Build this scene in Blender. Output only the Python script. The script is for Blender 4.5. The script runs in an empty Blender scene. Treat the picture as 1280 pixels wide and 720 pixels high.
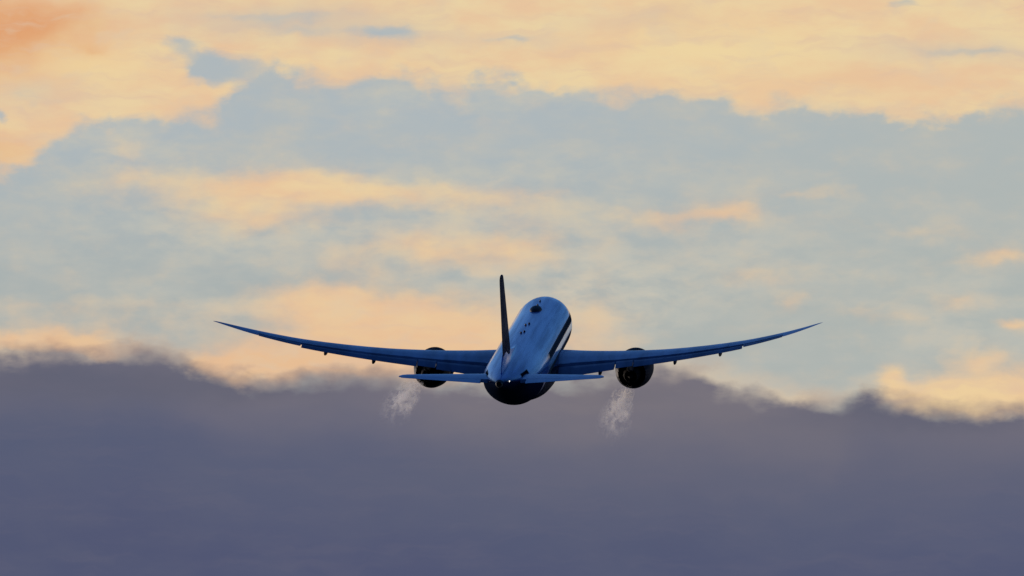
import bpy, math, random
from mathutils import Vector, Matrix, Euler
from math import radians as R
random.seed(5)
S = bpy.context.scene
C = S.collection

# ------------------------------------------------------------------ camera
VIEW_EL = R(7.2)                 # the lens looks up at a climbing airliner
PXR = 11478.0                    # sky units per radian (one unit = 0.005 deg)
cam_d = bpy.data.cameras.new("camera")
cam = bpy.data.objects.new("camera", cam_d)
C.objects.link(cam)
cam.location = (0, 0, 1.7)
cam.rotation_euler = (R(90) + VIEW_EL, 0, 0)
cam_d.sensor_width = 36
cam_d.lens = 36 * PXR / 1280
cam_d.clip_start = 0.5
cam_d.clip_end = 120000
S.camera = cam
S.view_settings.view_transform = 'Standard'
S.view_settings.look = 'None'
S.view_settings.exposure = 0
S.view_settings.gamma = 1
S.cycles.volume_bounces = 6
S.cycles.max_bounces = 12

SUN_AZ, SUN_EL = -34.0, 3.0      # degrees, left of the view and just above the cloud bank


# ------------------------------------------------------------------ node helpers
def lin(r, g, b, a=1):
    f = lambda c: (c / 255 / 12.92) if c / 255 <= 0.04045 else ((c / 255 + 0.055) / 1.055) ** 2.4
    return (f(r), f(g), f(b), a)


class NT:
    def __init__(s, tree):
        s.t = tree; s.n = tree.nodes; s.l = tree.links

    def put(s, sock, v):
        if v is None: return
        if isinstance(v, bpy.types.NodeSocket): s.l.new(v, sock)
        else: sock.default_value = v

    def m(s, op, a, b=None, c=None, clamp=False):
        n = s.n.new('ShaderNodeMath'); n.operation = op; n.use_clamp = clamp
        s.put(n.inputs[0], a); s.put(n.inputs[1], b)
        if c is not None: s.put(n.inputs[2], c)
        return n.outputs[0]

    def v(s, op, a, b=None, c=None, out=0):
        n = s.n.new('ShaderNodeVectorMath'); n.operation = op
        s.put(n.inputs[0], a)
        if b is not None: s.put(n.inputs[1], b)
        if c is not None: s.put(n.inputs[2], c)
        return n.outputs['Value'] if out else n.outputs['Vector']

    def xyz(s, x, y, z=0.0):
        n = s.n.new('ShaderNodeCombineXYZ')
        s.put(n.inputs[0], x); s.put(n.inputs[1], y); s.put(n.inputs[2], z)
        return n.outputs[0]

    def sep(s, a):
        n = s.n.new('ShaderNodeSeparateXYZ'); s.put(n.inputs[0], a); return n.outputs

    def noise(s, vec, scale, detail=5, rough=0.55, color=False, dist=0.0, lac=2.0):
        n = s.n.new('ShaderNodeTexNoise'); s.put(n.inputs['Vector'], vec)
        n.inputs['Scale'].default_value = scale; n.inputs['Detail'].default_value = detail
        n.inputs['Roughness'].default_value = rough; n.inputs['Distortion'].default_value = dist
        n.inputs['Lacunarity'].default_value = lac
        return n.outputs['Color'] if color else n.outputs[0]

    def ss(s, x, a, b, lo=0.0, hi=1.0, kind='SMOOTHSTEP'):
        n = s.n.new('ShaderNodeMapRange'); n.interpolation_type = kind
        s.put(n.inputs[0], x); s.put(n.inputs[1], a); s.put(n.inputs[2], b)
        s.put(n.inputs[3], lo); s.put(n.inputs[4], hi)
        return n.outputs[0]

    def mix(s, f, a, b, mode='MIX'):
        n = s.n.new('ShaderNodeMix'); n.data_type = 'RGBA'; n.blend_type = mode
        s.put(n.inputs[0], f); s.put(n.inputs[6], a); s.put(n.inputs[7], b)
        return n.outputs[2]

    def curve(s, x, pts, lox, hix, hiy):
        t = s.ss(x, lox, hix, 0, 1, 'LINEAR')
        n = s.n.new('ShaderNodeFloatCurve'); s.put(n.inputs['Value'], t)
        cv = n.mapping.curves[0]
        pts = [((px - lox) / (hix - lox), py / hiy) for px, py in pts]
        cv.points[0].location = pts[0]; cv.points[1].location = pts[-1]
        for p in pts[1:-1]: cv.points.new(*p)
        n.mapping.update()
        return s.m('MULTIPLY', n.outputs[0], hiy)

    def blobs(s, vec, lst):
        tot = None
        for cx, cy, rx, ry, a in lst:
            d = s.v('MULTIPLY_ADD', vec, (1 / rx, 1 / ry, 0), (-cx / rx, -cy / ry, 0))
            e = s.m('POWER', 0.4, s.v('DOT_PRODUCT', d, d, out=1))
            tot = s.m('MULTIPLY_ADD', e, a, tot if tot is not None else 0.0)
        return tot


# ------------------------------------------------------------------ sky
W = bpy.data.worlds.new("World"); S.world = W; W.use_nodes = True
W.cycles.sampling_method = 'MANUAL'; W.cycles.sample_map_resolution = 2048
T = NT(W.node_tree)
for n in list(T.n): T.n.remove(n)
tc = T.n.new('ShaderNodeTexCoord')
d = T.sep(tc.outputs['Generated'])
az = T.m('ARCTAN2', d[0], d[1])
el = T.m('ARCSINE', d[2])
# compass bearing and height above the horizon, both in 0.005 degree steps; y grows downwards
X = T.m('MULTIPLY_ADD', az, PXR * math.cos(VIEW_EL), 640.0)
Y = T.m('MULTIPLY_ADD', el, -PXR, 360.0 + VIEW_EL * PXR)
P0 = T.xyz(X, Y)
# wind-drawn turbulence: clouds are stretched sideways
pst = T.v('MULTIPLY', P0, (0.006, 0.012, 0))
w1 = T.v('SUBTRACT', T.noise(pst, 1.0, 3, 0.5, True), (0.5, 0.5, 0.5))
w2 = T.v('SUBTRACT', T.noise(T.v('MULTIPLY', P0, (0.008, 0.012, 0)), 3.0, 4, 0.5, True), (0.5, 0.5, 0.5))
P = T.v('MULTIPLY_ADD', w1, (70, 28, 0), P0)
P = T.v('MULTIPLY_ADD', w2, (44, 30, 0), P)
q = T.sep(P)
Pb = T.v('MULTIPLY_ADD', w2, (24, 16, 0), T.v('MULTIPLY_ADD', w1, (60, 24, 0), P0))
qb = T.sep(Pb)
nF = T.noise(T.v('MULTIPLY', P0, (0.0085, 0.013, 0)), 3.2, 5, 0.5)                   # fine cloud grain
nM = T.noise(T.v('MULTIPLY', P0, (0.0045, 0.011, 0)), 2.2, 5, 0.55)
nL = T.noise(T.v('MULTIPLY', P0, (0.0016, 0.0035, 0)), 1.0, 3, 0.5)
nW = T.noise(T.v('MULTIPLY', P, (0.008, 0.017, 0)), 1.9, 6, 0.55)           # loose wisps
nSt = T.noise(T.v('MULTIPLY', P, (0.004, 0.028, 0)), 1.6, 6, 0.6)   # long streaks

# lower rim of the high lit deck
deck_y = T.curve(q[0], [(-300, 230), (0, 207), (40, 192), (70, 172), (100, 153), (150, 146), (200, 140), (240, 139),
                        (264, 134), (286, 119), (308, 94), (334, 80), (360, 84), (400, 92), (500, 94), (600, 92), (650, 98),
                        (700, 106), (800, 113), (900, 120), (945, 134), (990, 128), (1050, 131), (1095, 141),
                        (1125, 154), (1150, 144), (1195, 149), (1225, 134), (1280, 129), (1500, 150)], -300, 1500, 300)
deck = T.ss(T.m('SUBTRACT', T.m('ADD', T.m('MULTIPLY_ADD', nF, 40.0, -20.0), T.m('MULTIPLY_ADD', nW, 40.0, -20.0)), T.m('SUBTRACT', q[1], deck_y)), T.ss(nM, .35, .65, -34, -15), T.ss(nM, .35, .65, 18, 10))
holes = T.blobs(P, [(250, 84, 26, 15, 1.3), (292, 88, 36, 20, 1.0), (226, 56, 16, 13, .9), (345, 22, 85, 9, 0.72), (390, 42, 60, 8, 0.51),
                    (490, 44, 42, 9, 1.09), (640, 50, 34, 6, 0.72), (1205, 70, 62, 9, 0.80), (1130, 3, 24, 8, .7),
                    (36, 122, 30, 14, .5), (0, 146, 9, 9, .9), (1060, 130, 50, 10, .3), (930, 30, 60, 5, .15),
                    (230, 90, 12, 10, .3), (1275, 15, 14, 5, .3)])
holes = T.ss(T.m('ADD', T.m('ADD', holes, T.m('MULTIPLY_ADD', nF, 0.8, -0.4)), T.m('MULTIPLY_ADD', nSt, .9, -.45)), 0.02, 1.25)
deck = T.m('MULTIPLY', deck, T.m('MULTIPLY_ADD', holes, -0.95, 1.0))

mid = T.blobs(P, [
    (158, 190, 20, 20, .45), (170, 228, 60, 18, .5), (300, 245, 85, 26, .95), (385, 228, 75, 20, .7), (430, 242, 70, 18, .45),
    (510, 245, 80, 17, .65), (620, 250, 60, 13, .5), (690, 255, 36, 16, .3), (320, 278, 70, 16, .5), (545, 312, 60, 18, .65),
    (640, 318, 50, 24, .6), (450, 325, 70, 22, .45), (600, 290, 120, 30, .25), (840, 270, 42, 13, .62), (918, 258, 34, 17, .66),
    (885, 266, 40, 12, .4), (790, 266, 40, 14, .2), (1020, 243, 50, 6, .4), (1150, 291, 52, 9, .38), (1258, 323, 38, 12, .75),
    (1205, 328, 40, 8, .35), (950, 345, 60, 14, .38), (998, 378, 17, 12, .55), (1200, 381, 34, 10, .5),
    (1266, 413, 20, 8, .85), (1212, 452, 36, 15, .75), (1130, 400, 40, 9, .3), (1072, 390, 28, 9, .35),
    (110, 240, 30, 12, .3), (575, 125, 22, 14, .4), (680, 130, 20, 16, .3), (400, 105, 50, 14, .25),
    (400, 378, 95, 24, .75), (470, 402, 110, 32, .85), (560, 415, 90, 40, .8), (365, 452, 125, 30, 1.15), (275, 462, 52, 18, .9),
    (520, 450, 100, 30, .8), (30, 425, 70, 16, .95), (110, 436, 80, 15, .95), (165, 400, 150, 18, .25), (60, 385, 160, 10, .2),
    (1190, 500, 95, 24, 1.2), (1275, 492, 70, 26, 1.2), (1150, 488, 60, 18, .5), (1108, 470, 16, 16, .8), (730, 395, 50, 35, .42), (640, 440, 90, 40, .6), (750, 435, 50, 25, .35),
    (850, 480, 60, 14, .25), (235, 165, 60, 16, .12), (740, 300, 90, 40, .12)])
midf = T.m('ADD', mid, T.m('MULTIPLY_ADD', nM, 0.55, -0.275))
midf = T.m('ADD', midf, T.m('MULTIPLY_ADD', nF, 0.75, -0.375))
midf = T.m('ADD', midf, T.m('MULTIPLY_ADD', nSt, 0.25, -0.125))
midf = T.m('ADD', midf, T.m('MULTIPLY_ADD', nW, 0.55, -0.275))
cloud = T.ss(midf, -0.1, 1.25)

# dark bank, its billowed top
bank_y = T.curve(qb[0], [(-300, 430), (0, 449), (60, 443), (110, 447), (170, 441), (215, 452), (255, 468), (300, 476), (400, 478),
                        (450, 471), (500, 476), (600, 486), (700, 480), (760, 470), (820, 464), (860, 466), (900, 480), (950, 496),
                        (1000, 508), (1035, 514), (1058, 503), (1085, 496), (1120, 507), (1200, 516), (1280, 515), (1500, 500)], -300, 1500, 720)
bd = T.m('SUBTRACT', qb[1], bank_y)
bdn = T.m('ADD', bd, T.m('MULTIPLY_ADD', nF, 34.0, -17.0))
bank = T.ss(bdn, T.ss(nM, .38, .62, -32, -16), T.ss(nM, .38, .62, 24, 8))
fringe = T.m('MULTIPLY', T.ss(bdn, -46, -8), T.m('ADD', T.blobs(P, [(880, 470, 110, 50, .42), (60, 440, 260, 40, .5), (1010, 500, 50, 22, .45)]), 0.03), clamp=True)
cloud = T.m('MAXIMUM', cloud, fringe)

# colours of air, lit cloud and shaded cloud
base = T.mix(T.ss(Y, 130, 420), lin(173, 183, 188), lin(170, 177, 175))
base = T.mix(T.ss(X, 500, 1280, 0, .6), base, lin(177, 183, 178))
base = T.mix(T.ss(nM, .35, .75, 0, .5), base, lin(184, 186, 181))
veil = T.blobs(P, [(220, 290, 180, 45, .5), (560, 300, 220, 60, .6), (540, 120, 120, 30, .5), (150, 190, 90, 40, .5), (700, 125, 60, 25, .35),
                   (950, 330, 140, 60, .35), (1210, 400, 120, 90, .45), (740, 370, 120, 50, .8), (260, 385, 160, 25, .4), (640, 220, 300, 40, .3), (400, 30, 200, 30, .4)])
base = T.mix(T.m('MULTIPLY', veil, T.ss(T.m('ADD', T.m('MULTIPLY', nW, .5), T.m('MULTIPLY', nM, .5)), .36, .62), clamp=True), base, lin(202, 198, 183))
lit = T.mix(T.ss(nM, .32, .66), lin(232, 196, 158), lin(234, 210, 165))
lit = T.mix(T.m('MULTIPLY', T.ss(T.m('SUBTRACT', T.m('MULTIPLY', nL, 500), q[1]), -250, 200, 1, 0), .45), lit, lin(232, 186, 148))
lit = T.mix(T.blobs(P, [(5, 48, 100, 42, .95), (0, 190, 40, 22, .35), (55, 20, 60, 20, .3), (115, 62, 18, 6, .5)]), lit, lin(224, 160, 112))
lit = T.mix(T.blobs(P, [(900, 60, 160, 50, .5), (110, 78, 70, 22, .6), (1190, 500, 110, 30, .6)]), lit, lin(240, 214, 160))
lit = T.mix(T.blobs(P, [(370, 452, 160, 30, .6), (60, 430, 160, 25, .4), (1060, 100, 60, 20, .2), (830, 20, 40, 15, .4)]), lit, lin(229, 183, 143))
lit = T.mix(T.ss(nSt, .46, .7, 0, .5), lit, lin(221, 190, 163))
lit = T.mix(T.ss(nW, .5, .7, 0, .35), lit, lin(220, 198, 170))
lit = T.mix(T.blobs(P, [(350, 26, 120, 20, .75), (480, 46, 70, 14, .6), (650, 50, 60, 10, .3), (1190, 68, 90, 16, .6), (40, 120, 50, 18, .4), (780, 25, 90, 12, .25)]), lit, lin(205, 188, 172))
sky_c = T.mix(cloud, base, lit)
deckc = T.mix(T.ss(deck, .0, .55), sky_c, T.mix(.5, base, lit))
sky_c = T.mix(T.ss(deck, .35, 1.0), deckc, lit)
bk = T.mix(T.ss(bd, 0, 110), lin(119, 114, 125), lin(87, 93, 119))
bk = T.mix(T.ss(bd, 90, 260), bk, lin(81, 86, 115))
bk = T.mix(T.blobs(P, [(880, 500, 190, 70, .5), (650, 490, 160, 60, .45), (900, 600, 500, 60, .2)]), bk, lin(130, 122, 125))
bk = T.mix(T.blobs(P, [(100, 475, 210, 26, .75), (330, 490, 120, 18, .4), (1150, 522, 160, 20, .7), (1080, 505, 40, 12, .4), (790, 490, 60, 14, .3)]), bk, lin(98, 98, 113))
bk = T.mix(T.ss(nL, .35, .65, 0, .3), bk, lin(84, 92, 116))
bk = T.mix(T.ss(nSt, .45, .7, 0, .16), bk, lin(110, 106, 122))
bk = T.mix(T.ss(nM, .35, .7, 0, .22), bk, lin(99, 101, 120))
sky_c = T.mix(bank, sky_c, bk)

# above the decks the clear evening sky opens
nis = T.n.new('ShaderNodeTexSky'); nis.sky_type = 'NISHITA'; nis.sun_disc = False
nis.sun_elevation = R(SUN_EL); nis.sun_rotation = R(SUN_AZ); nis.altitude = 0; nis.dust_density = 1.0; nis.ozone_density = 3.0
clear = T.v('SCALE', nis.outputs[0]); clear.node.inputs['Scale'].default_value = 0.15
clear = T.v('MULTIPLY', clear, (.8, 1.25, 1.9))
# a low cloud ceiling also closes in away from the lit window of sky
far = T.m('ABSOLUTE', T.m('SUBTRACT', X, 640.0))
# unseen cloud to either side, coloured lavender to tint the flank reflections
side = T.ss(T.m('ABSOLUTE', az), .10, .42)
sidec = T.mix(T.ss(nL, .35, .65), (.30, .34, .50, 1), (.46, .48, .62, 1))
sidec = T.mix(T.ss(az, 0, -.3), sidec, (.70, .66, .74, 1))  # left side made paler to brighten the left flank
sky_c = T.mix(side, sky_c, sidec)
away = T.m('MULTIPLY', T.ss(T.m('ABSOLUTE', az), .7, 1.7), 1.0)
sky_c = T.mix(away, sky_c, T.mix(T.ss(el, 0.0, .25), (.035, .045, .10, 1), (.045, .10, .28, 1)))
up = T.ss(T.m('ADD', Y, T.m('MULTIPLY_ADD', nL, -600.0, 300.0)), -120, -620)
out = T.mix(up, sky_c, clear)
bg = T.n.new('ShaderNodeBackground'); T.l.new(out, bg.inputs[0]); bg.inputs[1].default_value = 1.0
wo = T.n.new('ShaderNodeOutputWorld'); T.l.new(bg.outputs[0], wo.inputs[0])

# ------------------------------------------------------------------ sun, veiled by cloud
sd = bpy.data.lights.new("sun", 'SUN'); sd.energy = 1.3; sd.angle = R(9); sd.color = (1, .82, .68)
so = bpy.data.objects.new("sun", sd); C.objects.link(so)
sv = Vector((math.sin(R(SUN_AZ)) * math.cos(R(SUN_EL)), math.cos(R(SUN_AZ)) * math.cos(R(SUN_EL)), math.sin(R(SUN_EL))))
so.rotation_euler = sv.to_track_quat('Z', 'Y').to_euler()
so.location = sv * 2000


# ------------------------------------------------------------------ materials
def mat(name, col, rough=.4, metal=0, coat=0, spec=.5, grain=0.0, gs=.35):
    m = bpy.data.materials.new(name); m.use_nodes = True
    t = NT(m.node_tree); b = t.n['Principled BSDF']
    b.inputs['Roughness'].default_value = rough; b.inputs['Metallic'].default_value = metal
    b.inputs['Coat Weight'].default_value = coat; b.inputs['Coat Roughness'].default_value = .06
    b.inputs['Specular IOR Level'].default_value = spec
    if grain:
        o = t.n.new('ShaderNodeTexCoord').outputs['Object']
        nz = t.noise(t.v('MULTIPLY', o, (1.4, .25, 1)), gs, 6, .62)
        c2 = tuple(c * (1 - grain) for c in col[:3]) + (1,)
        t.l.new(t.mix(t.ss(nz, .3, .7), col, c2), b.inputs['Base Color'])
        t.l.new(t.ss(nz, .3, .7, rough, rough * 1.3), b.inputs['Roughness'])
    else:
        b.inputs['Base Color'].default_value = col
    return m


HULL = (0.03, 0.135, 0.46, 1)
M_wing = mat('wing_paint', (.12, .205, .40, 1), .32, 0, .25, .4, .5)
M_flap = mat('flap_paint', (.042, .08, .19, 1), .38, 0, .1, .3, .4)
M_tailp = mat('tailplane_paint', (.18, .26, .46, 1), .3, 0, .3, .5, .15)
M_fin = mat('fin_paint', (.014, .020, .045, 1), .5, 0, 0, .02, .2)
M_nac = mat('nacelle_paint', (.006, .008, .016, 1), .5, 0, 0, .03, .2)
M_dark = mat('dark_opening', (.006, .006, .008, 1), .7)
M_metal = mat('nozzle_metal', (.006, .006, .007, 1), .7, 0, 0, .03, .3, 1.5)
M_lip = mat('inlet_lip_metal', (.55, .56, .58, 1), .25, 1)
M_ant = mat('antenna_paint', (.006, .008, .014, 1), .6, 0, 0, .2)
M_belly = mat('belly_paint', (.008, .012, .03, 1), .5, 0, 0, .05, .2)
M_glass = mat('cockpit_glass', (.01, .012, .015, 1), .08)
M_white = mat('tail_light_glass', (1, 1, 1, 1), .2)
b = M_white.node_tree.nodes['Principled BSDF']
b.inputs['Emission Color'].default_value = (1, .93, .8, 1); b.inputs['Emission Strength'].default_value = 1.2


def hull_mat():
    m = bpy.data.materials.new('fuselage_paint'); m.use_nodes = True
    t = NT(m.node_tree); b = t.n['Principled BSDF']
    b.inputs['Roughness'].default_value = .3
    b.inputs['Coat Weight'].default_value = .5; b.inputs['Coat Roughness'].default_value = .08
    o = t.n.new('ShaderNodeTexCoord').outputs['Object']
    s_ = t.sep(o); x, y, z = s_
    ax = t.m('ABSOLUTE', x)
    st = t.m('MULTIPLY_ADD', y, -1.0, 31.0)             # station behind the nose
    nz = t.noise(t.v('MULTIPLY', o, (1.6, .07, 1.6)), .8, 6, .6)
    col = t.mix(t.ss(nz, .38, .64), HULL, (.012, .065, .28, 1))
    # dark band with a white pinstripe beneath the window line
    fore = t.ss(st, 41, 36)
    col = t.mix(t.m('MULTIPLY', fore, t.m('MULTIPLY', t.ss(z, 1.17, 1.15, kind='LINEAR'), t.ss(z, .43, .45, kind='LINEAR'))), col, (.15, .125, .12, 1))
    col = t.mix(t.m('MULTIPLY', fore, t.m('MULTIPLY', t.ss(z, .45, .43, kind='LINEAR'), t.ss(z, -.27, -.25, kind='LINEAR'))), col, (.8, .78, .75, 1))
    low = t.ss(z, -.25, -.27, kind='LINEAR')
    lowcut = t.m('MULTIPLY', low, fore)
    col = t.mix(lowcut, col, (.15, .125, .12, 1))
    band = t.m('MULTIPLY', fore, t.m('MULTIPLY', t.ss(z, 1.17, 1.15, kind='LINEAR'), t.m('SUBTRACT', 1.0, t.m('MULTIPLY', t.ss(z, .45, .43, kind='LINEAR'), t.ss(z, -.27, -.25, kind='LINEAR')))))
    # tailplane pivot gap and its shade, painted as a dark patch on the skin
    slot_shade = t.m('MULTIPLY', t.m('MULTIPLY', t.ss(st, 53.2, 53.6), t.ss(st, 57.2, 56.6)), t.m('MULTIPLY', t.ss(z, 1.55, 1.6), t.ss(z, 2.12, 2.02)))
    slot_shade = t.m('MULTIPLY', slot_shade, t.m('GREATER_THAN', ax, 1.1))
    # near-black underside aft: belly shade painted into the skin colour
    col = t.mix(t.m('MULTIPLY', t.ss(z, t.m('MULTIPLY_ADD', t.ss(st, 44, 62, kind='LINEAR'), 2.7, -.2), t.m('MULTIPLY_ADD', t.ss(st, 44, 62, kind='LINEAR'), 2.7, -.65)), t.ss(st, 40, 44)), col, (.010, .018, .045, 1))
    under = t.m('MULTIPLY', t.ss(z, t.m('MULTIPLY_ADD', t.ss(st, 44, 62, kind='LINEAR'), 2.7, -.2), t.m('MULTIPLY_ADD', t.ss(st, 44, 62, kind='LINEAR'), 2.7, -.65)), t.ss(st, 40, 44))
    col = t.mix(slot_shade, col, (.006, .008, .014, 1))
    dull = t.m('MAXIMUM', t.m('MAXIMUM', under, slot_shade), band)
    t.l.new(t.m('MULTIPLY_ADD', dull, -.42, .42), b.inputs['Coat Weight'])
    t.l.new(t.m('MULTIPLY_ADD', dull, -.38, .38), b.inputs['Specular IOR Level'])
    # cabin windows
    f = t.m('FRACT', t.m('DIVIDE', st, .6))
    win = t.m('MULTIPLY', t.m('LESS_THAN', t.m('ABSOLUTE', t.m('SUBTRACT', f, .5)), .24), t.m('LESS_THAN', t.m('ABSOLUTE', t.m('SUBTRACT', z, .82)), .21))
    win = t.m('MULTIPLY', win, t.m('MULTIPLY', t.m('GREATER_THAN', st, 8), t.m('LESS_THAN', st, 50)))
    col = t.mix(win, col, (.01, .012, .016, 1))
    # skin joints
    j = t.m('LESS_THAN', t.m('ABSOLUTE', t.m('SUBTRACT', t.m('FRACT', t.m('DIVIDE', st, 8.3)), .5)), .003)
    col = t.mix(t.m('MULTIPLY', j, .45), col, (.03, .05, .1, 1))
    ang = t.m('ARCTAN2', x, z)
    for a_ in (0.33, 0.72, 1.02):
        lj = t.m('LESS_THAN', t.m('ABSOLUTE', t.m('SUBTRACT', t.m('ABSOLUTE', ang), a_)), .006)
        col = t.mix(t.m('MULTIPLY', lj, .5), col, (.02, .035, .07, 1))
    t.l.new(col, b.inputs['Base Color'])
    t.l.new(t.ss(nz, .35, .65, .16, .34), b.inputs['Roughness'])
    return m


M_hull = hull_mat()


# ------------------------------------------------------------------ mesh helpers (aircraft axes: x right, y forward, z up)
def yy(s): return 31.0 - s          # station behind the nose -> y


def mesh_obj(name, verts, faces, m, parent=None, smooth=True, angle=35):
    me = bpy.data.meshes.new(name)
    me.from_pydata([tuple(v) for v in verts], [], faces)
    import bmesh
    bm = bmesh.new(); bm.from_mesh(me)
    bmesh.ops.remove_doubles(bm, verts=bm.verts, dist=1e-5)
    bmesh.ops.recalc_face_normals(bm, faces=bm.faces)
    bm.to_mesh(me); bm.free()
    if smooth:
        me.shade_smooth()
        me.set_sharp_from_angle(angle=R(angle))
    for mm in (m if isinstance(m, (list, tuple)) else [m]): me.materials.append(mm)
    o = bpy.data.objects.new(name, me); C.objects.link(o)
    if parent: o.parent = parent
    return o


def loft(rings, cap0=True, cap1=True, closed=True):
    n = len(rings[0]); V = []; F = []
    for r in rings: V += r
    for i in range(len(rings) - 1):
        for j in range(n if closed else n - 1):
            a = i * n + j; b_ = i * n + (j + 1) % n
            F.append((a, b_, b_ + n, a + n))
    if cap0: F.append(tuple(range(n))[::-1])
    if cap1: F.append(tuple(range((len(rings) - 1) * n, len(rings) * n)))
    return V, F


def lerp_tab(tab, x):
    if x <= tab[0][0]: return tab[0][1:]
    for a, b_ in zip(tab, tab[1:]):
        if x <= b_[0]:
            t = (x - a[0]) / (b_[0] - a[0])
            return tuple(p + (q_ - p) * t for p, q_ in zip(a[1:], b_[1:]))
    return tab[-1][1:]


def spl(tab, x):
    """Catmull-Rom through a table so lofted outlines stay fair."""
    if x <= tab[0][0]: return tab[0][1:]
    if x >= tab[-1][0]: return tab[-1][1:]
    for i in range(len(tab) - 1):
        if x <= tab[i + 1][0]: break
    x0, x1 = tab[i][0], tab[i + 1][0]; h = x1 - x0; t = (x - x0) / h
    out = []
    for k in range(1, len(tab[0])):
        y0, y1 = tab[i][k], tab[i + 1][k]
        s = (y1 - y0) / h
        def slope(j):
            if j <= 0: return (tab[1][k] - tab[0][k]) / (tab[1][0] - tab[0][0])
            if j >= len(tab) - 1: return (tab[-1][k] - tab[-2][k]) / (tab[-1][0] - tab[-2][0])
            a_ = (tab[j][k] - tab[j - 1][k]) / (tab[j][0] - tab[j - 1][0])
            b2 = (tab[j + 1][k] - tab[j][k]) / (tab[j + 1][0] - tab[j][0])
            return 0 if a_ * b2 <= 0 else 2 * a_ * b2 / (a_ + b2)
        m0, m1 = slope(i) * h, slope(i + 1) * h
        out.append((2*t**3 - 3*t*t + 1) * y0 + (t**3 - 2*t*t + t) * m0 + (-2*t**3 + 3*t*t) * y1 + (t**3 - t*t) * m1)
    return tuple(out)


# ------------------------------------------------------------------ ground below the frame
gm = bpy.data.materials.new('airfield_grass'); gm.use_nodes = True
g = NT(gm.node_tree); gb = g.n['Principled BSDF']; gb.inputs['Roughness'].default_value = .9
go = g.n.new('ShaderNodeTexCoord').outputs['Object']
g.l.new(g.mix(g.ss(g.noise(go, .01, 8, .6), .35, .65), (.035, .05, .02, 1), (.06, .06, .03, 1)), gb.inputs['Base Color'])
V, F = [(0, 0, 0)], []
for i in range(96):
    a = i * math.tau / 96; V.append((40000 * math.cos(a), 40000 * math.sin(a), 0))
for i in range(96): F.append((0, 1 + i, 1 + (i + 1) % 96))
gr = mesh_obj('ground', V, F, gm, smooth=False); gr['kind'] = 'structure'

# ------------------------------------------------------------------ the airliner
jet = bpy.data.objects.new('airliner', None); C.objects.link(jet)
jet['label'] = 'blue twin-engine wide-body airliner climbing away, seen from behind with raked wings spread'
jet['category'] = 'airplane'

# --- fuselage
FT = [  # station, z top, z bottom, half width
    (0, -.72, -.98, .10), (.25, -.28, -1.42, .55), (.8, .25, -1.86, 1.02), (1.8, .95, -2.3, 1.60), (3.2, 1.78, -2.62, 2.12),
    (5, 2.42, -2.84, 2.52), (7.5, 2.84, -2.95, 2.78), (10, 2.97, -2.97, 2.88), (14, 2.97, -2.97, 2.885), (41, 2.97, -2.97, 2.885), (45, 2.96, -2.72, 2.86),
    (49, 2.94, -2.05, 2.72), (53, 2.90, -1.05, 2.34), (56.5, 2.80, -.05, 1.78), (59.5, 2.64, .80, 1.16), (61.8, 2.46, 1.35, .62), (62.6, 2.36, 1.56, .40)]
NS = 64
def fring(s, grow=1.0):
    zt, zb, hw = spl(FT, s); zc = (zt + zb) / 2; hh = (zt - zb) / 2
    return [(hw * grow * math.cos(j * math.tau / NS), yy(s), zc + hh * grow * math.sin(j * math.tau / NS)) for j in range(NS)]
st = [0, .1, .25, .5, .8, 1.2, 1.8, 2.5, 3.2, 4, 5, 6, 7.5, 9, 10, 12, 14] + list(range(16, 42, 2)) + [41 + i * .5 for i in range(1, 43)] + [62.6]
st = sorted(set(s for s in st if s <= 62.6))
V, F = loft([fring(s) for s in st])
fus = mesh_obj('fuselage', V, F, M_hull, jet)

# dark hollow exhaust of the auxiliary power unit at the tail tip
r0 = [(.37 * math.cos(j * math.tau / 32), yy(62.6), 1.96 + .39 * math.sin(j * math.tau / 32)) for j in range(32)]
r1 = [(.27 * math.cos(j * math.tau / 32), yy(63.1), 1.98 + .28 * math.sin(j * math.tau / 32)) for j in range(32)]
r2 = [(.22 * math.cos(j * math.tau / 32), yy(63.1), 1.98 + .23 * math.sin(j * math.tau / 32)) for j in range(32)]
r3 = [(.20 * math.cos(j * math.tau / 32), yy(62.7), 1.98 + .21 * math.sin(j * math.tau / 32)) for j in range(32)]
V, F = loft([r0, r1, r2, r3], cap0=False)
mesh_obj('tail_exhaust', V, F, M_dark, jet)

# cockpit glazing
for sx in (-1, 1):
    V = []
    for s, a in ((2.3, 62), (3.5, 52), (4.3, 26), (3.1, 30)):
        zt, zb, hw = spl(FT, s); zc = (zt + zb) / 2; hh = (zt - zb) / 2
        V.append((sx * hw * 1.012 * math.cos(R(a)), yy(s), zc + hh * 1.012 * math.sin(R(a))))
    V2 = [tuple(c * .99 for c in v) for v in V]
    mesh_obj('windscreen', V + V2, [(0, 1, 2, 3), (7, 6, 5, 4), (0, 4, 5, 1), (1, 5, 6, 2), (2, 6, 7, 3), (3, 7, 4, 0)], M_glass, fus)

# wing-to-body fairing under the centre section
BT = [(17.5, .1, .05), (19, 1.7, .35), (21, 2.75, .72), (24, 3.12, .98), (31, 3.2, 1.05), (35, 3.05, 1.0), (38.5, 2.6, .72), (41, 1.8, .35), (43, .3, .05)]
rings = []
for i in range(40):
    s = 17.5 + 25.5 * i / 39
    hw, dz = spl(BT, s)
    ring = []
    for j in range(40):
        a = math.pi + math.pi * j / 39
        c, sn = math.cos(a), math.sin(a)
        ring.append((hw * math.copysign(abs(c) ** .8, c), yy(s), -1.15 - (1.45 + dz) * abs(sn) ** .9))
    rings.append(ring)
V, F = loft(rings, closed=True)
mesh_obj('belly_fairing', V, F, M_belly, jet)


def crown(s): return spl(FT, s)[0]

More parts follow.
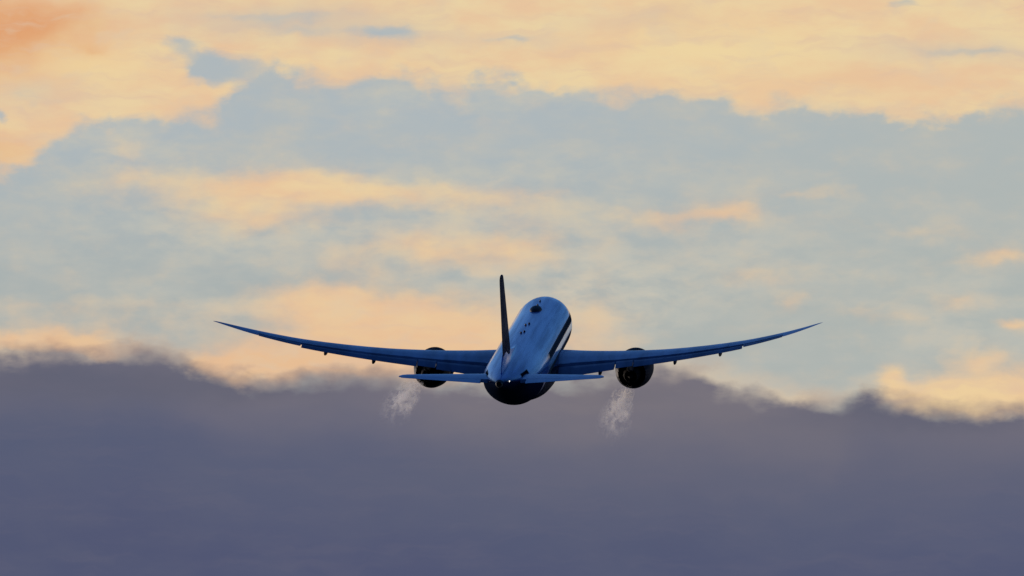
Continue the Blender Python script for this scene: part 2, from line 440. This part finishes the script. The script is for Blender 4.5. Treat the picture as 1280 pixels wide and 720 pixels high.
# satellite radome and blade aerials along the crown
rings = []
for i in range(17):
    t = i / 16; s = 16.4 + 3.6 * t
    k = max(0.02, math.sin(math.pi * t)) ** .45
    ring = []
    for j in range(24):
        a = j * math.tau / 24
        ring.append((-.05 + -.56 * -1.08 * k * math.cos(a), yy(s), crown(s) - .05 + .42 * k * math.sin(a)))
    rings.append(ring)
V, F = loft(rings)
mesh_obj('satellite_radome', V, F, M_ant, jet)
def blade(s, x, h=.42, c=.55, w=.11):
    V = []; F = []
    z0 = math.sqrt(max(0, 1 - (x / 2.885) ** 2)) * crown(s) - .06
    rings = []
    for k, (f, hh) in enumerate(((1, 0), (.9, .4), (.7, .85), (.55, 1))):
        ring = []
        for j in range(12):
            a = j * math.tau / 12
            ring.append((x + w * f * math.cos(a), yy(s) - .25 * hh - c * f * math.sin(a) * .5, z0 + h * hh))
        rings.append(ring)
    V, F = loft(rings)
    mesh_obj('blade_antenna', V, F, M_ant, jet)
for s, x in ((28.4, .12), (29.3, -.16), (34.0, .10), (34.9, -.16), (12.0, -.1), (15.0, -.1)):
    blade(s, x, *((.22, .45, .115) if s > 20 else (.22, .5, .10)))

# --- wings
WT = [  # span, leading-edge station, chord, z of chord, thickness ratio, twist(deg, nose up)
    (1.5, 19.0, 13.6, -1.62, .135, 1.5), (2.9, 20.2, 12.2, -1.42, .135, 1.5), (6, 22.4, 9.9, -1.02, .12, 1.2), (9.9, 25.0, 7.9, -.48, .105, .6),
    (14, 27.7, 6.35, .16, .10, 0), (18, 30.3, 5.15, .95, .098, -.4), (22, 32.9, 4.1, 1.90, .095, -.9), (25, 34.95, 3.2, 2.80, .092, -1.2),
    (26.8, 36.5, 2.5, 3.45, .09, -1.4), (28.2, 38.1, 1.75, 4.05, .09, -1.4), (29.3, 39.8, 1.0, 4.60, .09, -1.4), (29.9, 41.0, .45, 4.93, .09, -1.4), (30.05, 41.5, .14, 5.02, .09, -1.4)]
def thick(u, t):
    return 5 * t * (.2969 * math.sqrt(max(u, 0)) - .126 * u - .3516 * u * u + .2843 * u ** 3 - .1030 * u ** 4)
def camber(u): return .022 * math.sin(math.pi * min(1, u)) * (1 if u < .6 else .9)
def wpt(y, u, side, sx, off=0.0):
    le, ch, z, t, tw = spl(WT, y)
    zz = ch * (camber(u) + side * thick(u, t)) + off
    a = R(tw)
    xs = (u - .25) * ch
    return (sx * y, yy(le + .25 * ch + xs * math.cos(a)), z + zz - xs * math.sin(a))
UH = .745
def wing(sx):
    us_f = [.5 * (1 - math.cos(math.pi * i / 22)) for i in range(23)]
    ys = [1.5, 2.9, 4, 5, 6, 7, 8, 8.9, 8.93, 9, 9.9, 10.8, 12, 13, 14, 16, 18, 20, 21.9, 21.93, 23, 24, 25, 25.95, 25.98, 26.4, 26.8, 27.3, 27.8, 28.2, 28.7, 29.1, 29.5, 29.8, 30.0, 30.05]
    rings = []
    for y in ys:
        cut = UH if 3.0 <= y <= 25.96 or y == 2.9 else 1.0
        us = [u * cut for u in us_f]
        up = [wpt(y, u, 1, sx) for u in us[::-1]]
        lo = [wpt(y, u, -1, sx) for u in us[1:]]
        rings.append(up + lo)
    V, F = loft(rings)
    w = mesh_obj('wing', V, F, M_wing, jet, angle=40)
    # trailing-edge surfaces in the take-off setting
    def surf(name, y0, y1, droop, shift, m, n=10):
        rings = []
        for i in range(n + 1):
            y = y0 + (y1 - y0) * i / n
            le, ch, z, t, tw = spl(WT, y)
            hinge = Vector(wpt(y, UH + .015, 0, sx, -.004 * ch))
            L = ch * (1 - UH - .015)
            h = thick(UH, t) * ch
            ring = []
            prof = [(0, 0), (.04, .62), (.14, .95), (.4, .78), (.7, .42), (1, .035), (1, -.035), (.7, -.38), (.4, -.66), (.14, -.82), (.04, -.55)]
            a = R(droop + tw)
            for u, k in prof:
                xs = u * L; zz = k * h
                ring.append((hinge.x, hinge.y - shift - (xs * math.cos(a) + zz * math.sin(a)), hinge.z - shift * .12 + zz * math.cos(a) - xs * math.sin(a)))
            rings.append(ring)
        V, F = loft(rings)
        return mesh_obj(name, V, F, m, w, angle=30)
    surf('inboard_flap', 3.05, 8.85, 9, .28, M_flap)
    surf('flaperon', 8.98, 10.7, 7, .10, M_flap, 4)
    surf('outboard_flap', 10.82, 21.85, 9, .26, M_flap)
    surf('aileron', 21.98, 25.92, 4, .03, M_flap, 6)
    # spoiler panels, a hand's breadth of seam apart
    for y0, y1 in ((4.2, 6.1), (6.2, 8.2), (11.2, 13.4), (13.5, 15.7), (15.8, 18.0), (18.1, 20.4)):
        rings = []
        for i in range(5):
            y = y0 + (y1 - y0) * i / 4
            ring = [wpt(y, u, 1, sx, .022) for u in (.60, .65, .70, .74)] + [wpt(y, u, 1, sx, -.02) for u in (.74, .70, .65, .60)]
            rings.append(ring)
        V, F = loft(rings); mesh_obj('spoiler', V, F, M_wing, w, angle=30)
    # flap track fairings
    for y, ln, dp in ((7.4, 4.2, .48), (15.0, 3.3, .42), (19.6, 2.9, .36)):
        le, ch, z, t, tw = spl(WT, y)
        te = le + ch
        rings = []
        for i in range(19):
            u = i / 18
            s = te - ln * .78 + ln * 1.0 * u
            k = (math.sin(math.pi * min(1, u * 1.0 + .02)) ** .6) * (1 - .35 * u) + .02
            zc = wpt(y, min(1, max(0, (s - le) / ch)), -1, sx)[2] - dp * .75 * (.5 + .9 * u)
            ring = [(sx * y + .20 * k * math.cos(a), yy(s), zc + dp * k * math.sin(a)) for a in [j * math.tau / 20 for j in range(20)]]
            rings.append(ring)
        V, F = loft(rings); mesh_obj('flap_track_fairing', V, F, M_nac, w)
    return w


# --- engines
def lathe(prof, cx, cz, n=56, chev=None):
    rings = []
    for i, (s, r) in enumerate(prof):
        ring = []
        for j in range(n):
            a = j * math.tau / n; ss_ = s
            if chev and chev[0] == i:
                ss_ += chev[1] * (abs(((j * chev[2] / n) % 1) - .5) * 2 - .5)
            ring.append((cx + r * math.cos(a), yy(ss_), cz + r * math.sin(a)))
        rings.append(ring)
    return rings
def engine(sx):
    cx, cz = sx * 10.15, -2.42
    prof = [(25.6, 1.36), (24.9, 1.42), (22, 1.5), (20.3, 1.45), (19.85, 1.42), (19.55, 1.5), (19.45, 1.6), (19.6, 1.72), (20.2, 1.83), (21.2, 1.90), (22.6, 1.90), (24.2, 1.74), (25.3, 1.50), (25.75, 1.39)]
    rings = lathe(prof, cx, cz, 96, None)
    V, F = loft(lathe(prof[:-1], cx, cz, 96) + lathe([prof[-1]], cx, cz, 96, (0, .34, 24)), cap0=False, cap1=False)
    n = 96; L = len(V) - n
    F += [(L + j, L + (j + 1) % n, (j + 1) % n, j) for j in range(n)]
    e = mesh_obj('engine', V, F, M_nac, jet)
    V, F = loft(lathe([(19.56, 1.49), (19.43, 1.6), (19.5, 1.70), (19.75, 1.79), (19.75, 1.76), (19.56, 1.67), (19.5, 1.6), (19.58, 1.52)], cx, cz, 64), cap0=False, cap1=False)
    mesh_obj('inlet_lip', V, F, M_lip, e)
    # fan face with spinner
    V, F = loft(lathe([(19.9, .02), (20.2, .22), (20.6, .40), (20.75, 1.44), (20.95, 1.44)], cx, cz, 48))
    mesh_obj('fan', V, F, M_dark, e)
    V, F = loft(lathe([(23.4, 1.46), (23.6, .8), (24.8, .98), (26.2, .86), (27.2, .68)], cx, cz, 72)
                + lathe([(27.5, .62)], cx, cz, 72, (0, .22, 18)) + lathe([(27.3, .57), (26.0, .5)], cx, cz, 72), cap0=False)
    mesh_obj('core_nozzle', V, F, M_metal, e)
    V, F = loft(lathe([(25.8, .44), (26.8, .40), (27.8, .26), (28.5, .04)], cx, cz, 40))
    mesh_obj('exhaust_cone', V, F, M_metal, e)
    # pylon
    rings = []
    for s, zt, zb, w in ((20.9, -.60, -1.1, .06), (22, -.42, -1.4, .20), (24, -.38, -1.6, .26), (26, -.35, -1.8, .28), (28.5, -.55, -1.75, .24), (31.2, -.70, -1.15, .10), (32, -.75, -.95, .03)):
        rings.append([(cx + w, yy(s), zt), (cx + w * .8, yy(s), zt + .08), (cx - w * .8, yy(s), zt + .08), (cx - w, yy(s), zt), (cx - w, yy(s), zb), (cx, yy(s), zb - .1), (cx + w, yy(s), zb)])
    V, F = loft(rings); mesh_obj('pylon', V, F, M_nac, e)
    # strake on the inboard flank
    a0 = R(40 if sx < 0 else 140)
    V = []
    for s, r in ((20.6, 1.84), (22.4, 1.88), (22.4, 2.3), (21.6, 2.2)):
        for dx in (-.03, .03):
            V.append((cx + r * math.cos(a0) + dx, yy(s), cz + r * math.sin(a0)))
    mesh_obj('nacelle_strake', V, [(0, 2, 4, 6), (7, 5, 3, 1), (0, 1, 3, 2), (2, 3, 5, 4), (4, 5, 7, 6), (6, 7, 1, 0)], M_nac, e, smooth=False)


def flat_surf(name, secs, axis, m, parent, u0=0.0, u1=1.0, sx=1, nprof=14, blunt=.006):
    """symmetric aerofoil loft; secs: (span, le, chord, offset, t); axis 'x' for tailplane, 'z' for fin"""
    us = [u0 + (u1 - u0) * .5 * (1 - math.cos(math.pi * i / nprof)) for i in range(nprof + 1)]
    rings = []
    for sp, le, ch, off, t in secs:
        up = []; lo = []
        for u in us:
            h = thick(u, t) * ch + blunt
            if axis == 'x':
                up.append((sx * sp, yy(le + u * ch), off + h)); lo.append((sx * sp, yy(le + u * ch), off - h))
            else:
                up.append((off + h, yy(le + u * ch), sp)); lo.append((off - h, yy(le + u * ch), sp))
        rings.append(up[::-1] + lo)
    V, F = loft(rings)
    return mesh_obj(name, V, F, m, parent, angle=40)

def dens(secs, n=5):
    out = []
    for a, b_ in zip(secs, secs[1:]):
        for i in range(n): out.append(tuple(p + (q_ - p) * i / n for p, q_ in zip(a, b_)))
    return out + [secs[-1]]

for sx in (-1, 1):
    wing(sx); engine(sx)
    hs = [(.9, 52.8, 6.3, 1.40, .10), (2.0, 53.7, 5.55, 1.50, .10), (9.2, 58.85, 2.15, 2.25, .09), (9.65, 59.3, 1.7, 2.29, .08), (9.9, 59.9, 1.0, 2.31, .05)]
    h = flat_surf('tailplane', dens(hs, 4), 'x', M_tailp, jet, 0, .70, sx)
    flat_surf('elevator', dens([(2.2, 53.85, 5.45, 1.52, .10), (9.2, 58.85, 2.15, 2.25, .09), (9.65, 59.3, 1.7, 2.29, .08)], 4), 'x', M_tailp, h, .715, 1, sx)

fs = [(2.2, 49.4, 8.6, 0, .05), (3.6, 50.6, 7.7, 0, .05), (11.4, 57.4, 3.8, 0, .07), (11.85, 57.9, 3.3, 0, .07), (12.0, 58.5, 2.5, 0, .06)]
fin = flat_surf('tail_fin', dens(fs, 5), 'z', M_fin, jet, 0, .68)
flat_surf('rudder', dens([(3.1, 50.17, 8.0, 0, .05), (3.6, 50.6, 7.7, 0, .05), (11.4, 57.4, 3.8, 0, .07), (11.8, 57.85, 3.4, 0, .07)], 5), 'z', M_fin, fin, .692, 1)
# blended root of the fin, painted like the fuselage
rings = []
for i in range(26):
    t = i / 25; s = 43.0 + 17.2 * t
    w = .08 + .38 * math.sin(math.pi * min(1, t * .98 + .02)) ** .9
    hgt = .05 + 1.25 * min(1, t * 1.5) ** 1.6 * (1 if t < .9 else (1 - (t - .9) * 6))
    zt = crown(s)
    prof = [(-1, -.35), (-.72, .0), (-.5, .25), (-.38, .6), (-.34, 1), (.34, 1), (.38, .6), (.5, .25), (.72, 0), (1, -.35)]
    rings.append([(w * 1.15 * px, yy(s), zt + hgt * pz - (.12 if pz < 0 else 0)) for px, pz in prof])
V, F = loft(rings); mesh_obj('fin_root_fairing', V, F, M_hull, fin, angle=60)

# white tail lamp
bl = [(r * math.cos(j * math.tau / 16) + .80, yy(60.9) - dy, 1.95 + r * math.sin(j * math.tau / 16)) for r, dy in ((.08, -.15), (.08, .06), (.05, .11)) for j in range(16)]
V, F = bl, []
V, F = loft([bl[0:16], bl[16:32], bl[32:48]]); mesh_obj('tail_light', V, F, M_white, jet)

# place the aircraft: 914 m out, nose 15 degrees up, turned 4.8 degrees to the right
a, b_, c_ = R(4.79), R(7.79), R(.128)
att = Matrix.Rotation(VIEW_EL, 4, 'X') @ Matrix.Translation((1.415, 913.7, -6.86)) @ Matrix.Rotation(-a, 4, 'Z') @ Matrix.Rotation(b_, 4, 'X') @ Matrix.Rotation(c_, 4, 'Y')
jet.matrix_world = Matrix.Translation((0, 0, 1.7)) @ att
bpy.context.view_layer.update()
JM = jet.matrix_world.copy()

# ------------------------------------------------------------------ hot exhaust left hanging behind each engine
def plume(sx, length, label, turn, ox, oz):
    m = bpy.data.materials.new('exhaust_smoke'); m.use_nodes = True
    t = NT(m.node_tree)
    for n in list(t.n): t.n.remove(n)
    o = t.n.new('ShaderNodeTexCoord').outputs['Object']
    x, y, z = t.sep(o)
    u = t.m('DIVIDE', t.m('MULTIPLY', y, -1.0), length)            # 0 at the nozzle, 1 at the far end
    rad = t.m('SQRT', t.m('ADD', t.m('MULTIPLY', x, x), t.m('MULTIPLY', z, z)))
    rr = t.m('DIVIDE', rad, t.m('MULTIPLY_ADD', u, .9, .85))
    nz = t.noise(t.v('MULTIPLY', o, (1, .22, 1)), 1.6, 5, .62, dist=.9)
    wisp = t.ss(nz, .515, .60)
    fall = t.m('MULTIPLY', t.ss(rr, 1.25, .35), t.m('MULTIPLY', t.ss(u, .0, .12), t.ss(u, 1.0, .15)))
    den = t.m('MULTIPLY', t.m('MULTIPLY', wisp, fall), 1.45)
    pv = t.n.new('ShaderNodeVolumePrincipled')
    pv.inputs['Color'].default_value = (.99, .95, .90, 1); pv.inputs['Anisotropy'].default_value = .6
    t.l.new(den, pv.inputs['Density'])
    mo = t.n.new('ShaderNodeOutputMaterial'); t.l.new(pv.outputs[0], mo.inputs['Volume'])
    rings = []
    for i in range(13):
        k = i / 12; r = 1.1 + 1.1 * k
        rings.append([(r * math.cos(j * math.tau / 24), -length * k, r * math.sin(j * math.tau / 24)) for j in range(24)])
    V, F = loft(rings)
    p = mesh_obj('exhaust_trail', V, F, m)
    p['label'] = label; p['category'] = 'exhaust smoke'; p['group'] = 'exhaust trails behind the engines'
    p.matrix_world = JM @ Matrix.Translation((sx * 10.15 + ox, yy(29.0), -2.5 + oz)) @ Matrix.Rotation(R(turn), 4, 'Z') @ Matrix.Rotation(R(1.5), 4, 'X')
    return p
plume(-1, 17, 'wispy pale exhaust trail hanging below the left engine, brighter and more slanted', -2.8, -1.1, -.6)
plume(1, 22, 'faint rippled exhaust trail dropping below the right engine, longer and more upright', .3, -.4, -1.2)
